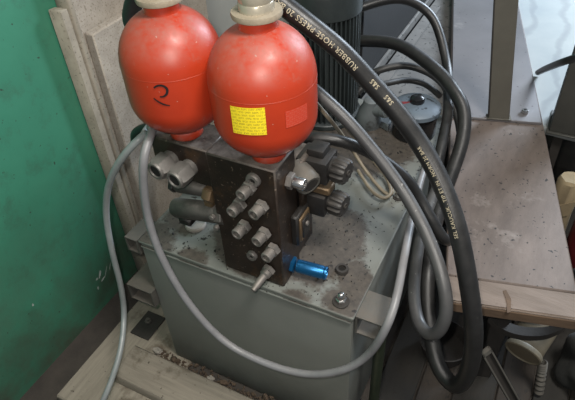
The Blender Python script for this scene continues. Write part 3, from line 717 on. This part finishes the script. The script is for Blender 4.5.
hose('cable', [(302, 78, 'y', .34), (318, 96, 'y', .33), (334, 112, 'y', .32), (350, 132, 'z', .12), (366, 152, 'z', .06), (382, 171, 'z', .03), (388, 181, 'z', .02), (391, 193, 'z', .018), (383, 198, 'z', .018), (371, 190, 'z', .018), (358, 172, 'z', .012)], .0048, 'beige', 'beige cable below the grey hose with its bend near the tank edge', 'cable', 10, zmin=.0175)
hose('hose_stub', [(135, 141, 'y', .16), (135, 134, 'y', .15), (141, 129, 'y', .14), (152, 127, 'y', .135), (168, 131, 'y', .135)], .011, 'blackhose', 'short black hose bend behind the left end of the valve block', 'hose', n=6)

# ================================================================== timbers under and before the tank
single('timber_beam', jitter(box(nb(), (-.245, -.26, FZ), (.06, .70, -H), .004), .0015, 21), 'wood', 'wide weathered plank running under the left side of the tank', 'plank', (-.1, .2, FZ))
single('timber_beam', box(nb(), (.40, .02, FZ), (.56, .80, -H), .004), 'wood', 'timber beam under the right side of the tank', 'plank', (.48, .4, FZ))
single('timber_board', jitter(box(nb(), (-.122, -.150, -H), (.66, -.036, -.478), .004), .0018, 22), 'woodx', 'weathered board lying across the plank along the tank front', 'plank', (.2, -.09, -H))
single('timber_board', jitter(box(nb(), (.10, -.30, FZ), (.75, -.12, -H-.002), .004), .0018, 23), 'woodx', 'low weathered board on the floor carrying the upper board', 'plank', (.4, -.2, FZ))
o = at(147, 326, 'z', -H)
t = thing('steel_plate', 'dark steel plate with a bolt head on the plank by the tank', 'plate', (o.x, o.y, -H))
part('plate', box(nb(), (o.x-.032, o.y-.045, -H), (o.x+.040, o.y+.05, -H+.006), .001), 'darkplate', t)
bh = part('bolt', hexnut(nb(), (o.x-.002, o.y+.012, -H+.006), (0, 0, 1), .011, .009), 'lug', t); part('bolt_shank', cyl(nb(), (o.x-.002, o.y+.012, -H+.014), (o.x-.002, o.y+.012, -H+.022), .006), 'lug', bh)
crumbs('dirt_crumbs', lambda r: (r.uniform(-.06, .50), r.gauss(-.018, .012)), 320, -H-.001, .011, 'crumb', 'brown dirt heaped along the foot of the tank', 'dirt', (.2, -.02, -H), 31)
for i, (px, py, s, lab) in enumerate(((158, 352, .026, 'small pale lump of rubble by the tank corner'), (211, 379, .020, 'small pale chip of rubble lying in the dirt along the tank'))):
    c = at(px, py, 'z', -H); bm = nb()
    bmesh.ops.create_icosphere(bm, subdivisions=2, radius=s*.5, matrix=Matrix.Translation((c.x, c.y, -H+s*.25)) @ Matrix.Diagonal((1.2, .8, .6, 1)))
    single('rubble', jitter(bm, s*.12, 40+i), 'chip', lab, 'rubble', (c.x, c.y, -H), 'pale rubble by the tank')
struct_d = part('dirt_strip', box(nb(), (.06, -.034, FZ), (.575, .03, -H-.004)), 'dirt', floor)

# ================================================================== things under the workbench
c = at(530, 348, 'z', -.33)
t = thing('plastic_bucket', 'old cream plastic bucket lying on its side under the workbench', 'bucket', (c.x, c.y+.08, FZ))
ax = V((-.22, -.90, -.28)).normalized(); cb = at(523, 353, 'y', .36)
part('bucket_body', lathe(nb(), cb, -ax, [(.0, .0), (.044, .0), (.047, .004), (.048, .03), (.056, .15), (.058, .16), (.058, .17), (.0, .17)], 32), 'bucket', t)
part('rim', lathe(nb(), cb, ax, [(.049, -.012), (.051, -.008), (.051, .002), (.047, .004), (.044, .0)], 32), 'bucket', t)
part('base', lathe(nb(), cb, ax, [(.043, -.001), (.043, .001), (.0, .001)], 32), 'bucketin', t)
a = at(481, 353, 'z', -.40); b = at(515, 408, 'z', -.50)
a = at(487, 352, 'y', .17); b = at(520, 410, 'y', .20); d = (b-a).normalized(); sx_ = d.cross(fw).normalized(); nn = sx_.cross(d)
t = thing('slotted_bar', 'slotted steel bar leaning under the workbench front', 'bar', (b.x, b.y, FZ+.02))
L = (b-a).length*1.6
for q in (-.013, .009): part('flange', obox(nb(), a+sx_*q, d*L, sx_*.004, nn*.012), 'lug', t)
part('web', obox(nb(), a-sx_*.013+nn*.010, d*L, sx_*.026, nn*.003), 'darkplate', t)
part('end_bridge', obox(nb(), a-sx_*.013, d*.012, sx_*.026, nn*.012), 'lug', t)
hp = [at(543, 362, 'y', .37), at(542, 370, 'y', .37), at(540, 385, 'y', .36), at(537, 402, 'y', .35), at(530, 430, 'y', .32)]
path = smooth_path(spline(hp, 7), 1); bm = nb()
path = [q for q in path if q.z > FZ+.036]
T0 = path; u = None; rings = []
for i, p in enumerate(T0):
    tt = (T0[min(i+1, len(T0)-1)]-T0[max(i-1, 0)]).normalized(); uu, vv, _ = frame(tt); rr = .0135 if i % 2 else .0095
    rings.append([bm.verts.new(p+(uu*math.cos(q)+vv*math.sin(q))*rr) for q in [2*math.pi*k/14 for k in range(14)]])
for A_, B_ in zip(rings, rings[1:]):
    for k in range(14): bm.faces.new((A_[k], A_[(k+1) % 14], B_[(k+1) % 14], B_[k]))
single('corrugated_hose', bm, 'lug', 'ribbed corrugated hose hanging below the plastic bucket', 'hose', path[-1])
t = thing('bench_brace', 'curved grey steel brace right below the workbench front edge', 'brace', at(515, 335, 'y', .33))
P = [at(488, 320, 'y', .33), at(500, 331, 'y', .33), at(520, 338, 'y', .33), at(545, 338, 'y', .34), at(565, 330, 'y', .35)]
pp = smooth_path(spline(P, 6), 2); bm = nb(); prev = None
for q in pp:
    r4 = [bm.verts.new(q+V(e)) for e in ((0, 0, .012), (0, .03, .012), (0, .03, -.008), (0, 0, -.008))]
    if prev:
        for k in range(4): bm.faces.new((prev[k], prev[(k+1) % 4], r4[(k+1) % 4], r4[k]))
    prev = r4
bmesh.ops.recalc_face_normals(bm, faces=bm.faces)
part('strap', bm, 'darkplate', t)
# round pan behind the hose loop
c = at(452, 372, 'z', FZ+.03)
c.x -= .065; c.y += .01
t = thing('steel_pan', 'dusty round steel pan on the floor inside the hose loop', 'pan', (c.x+.02, c.y+.06, FZ+.024))
o = V((c.x+.02, c.y+.06, FZ+.024))
part('pan_body', lathe(nb(), o, (0, 0, 1), [(.066, 0), (.075, .05), (.078, .052), (.074, .053), (.065, .008), (0, .008)], 36), 'darkplate', t)
# dark rubbish pile, right
for i, (px, py, s, lab) in enumerate(((560, 352, .10, 'black crumpled sack under the right end of the bench front'), (566, 388, .11, 'black crumpled sack on the floor below the other sack'))):
    c = at(px, py, 'y', .42) + (V((.05, .20, 0)), V((.015, -.03, 0)))[i]; bm = nb()
    bmesh.ops.create_icosphere(bm, subdivisions=4, radius=s, matrix=Matrix.Translation((c.x+.05, c.y+.08, max(c.z, FZ+s*.95))) @ Matrix.Diagonal((1, .9, .95, 1)))
    r_ = random.Random(60+i)
    for v in bm.verts:
        q = v.co*38; v.co += v.normal*.012*(math.sin(q.x+2*math.sin(q.z))+math.sin(q.y*1.3+q.z)) + V((r_.uniform(-1, 1),)*3)*.0015
    single('rubbish_sack', bm, 'rag', lab, 'sack', (c.x+.05, c.y+.08, max(c.z, FZ+s*.95)-s), 'black sacks under the bench')
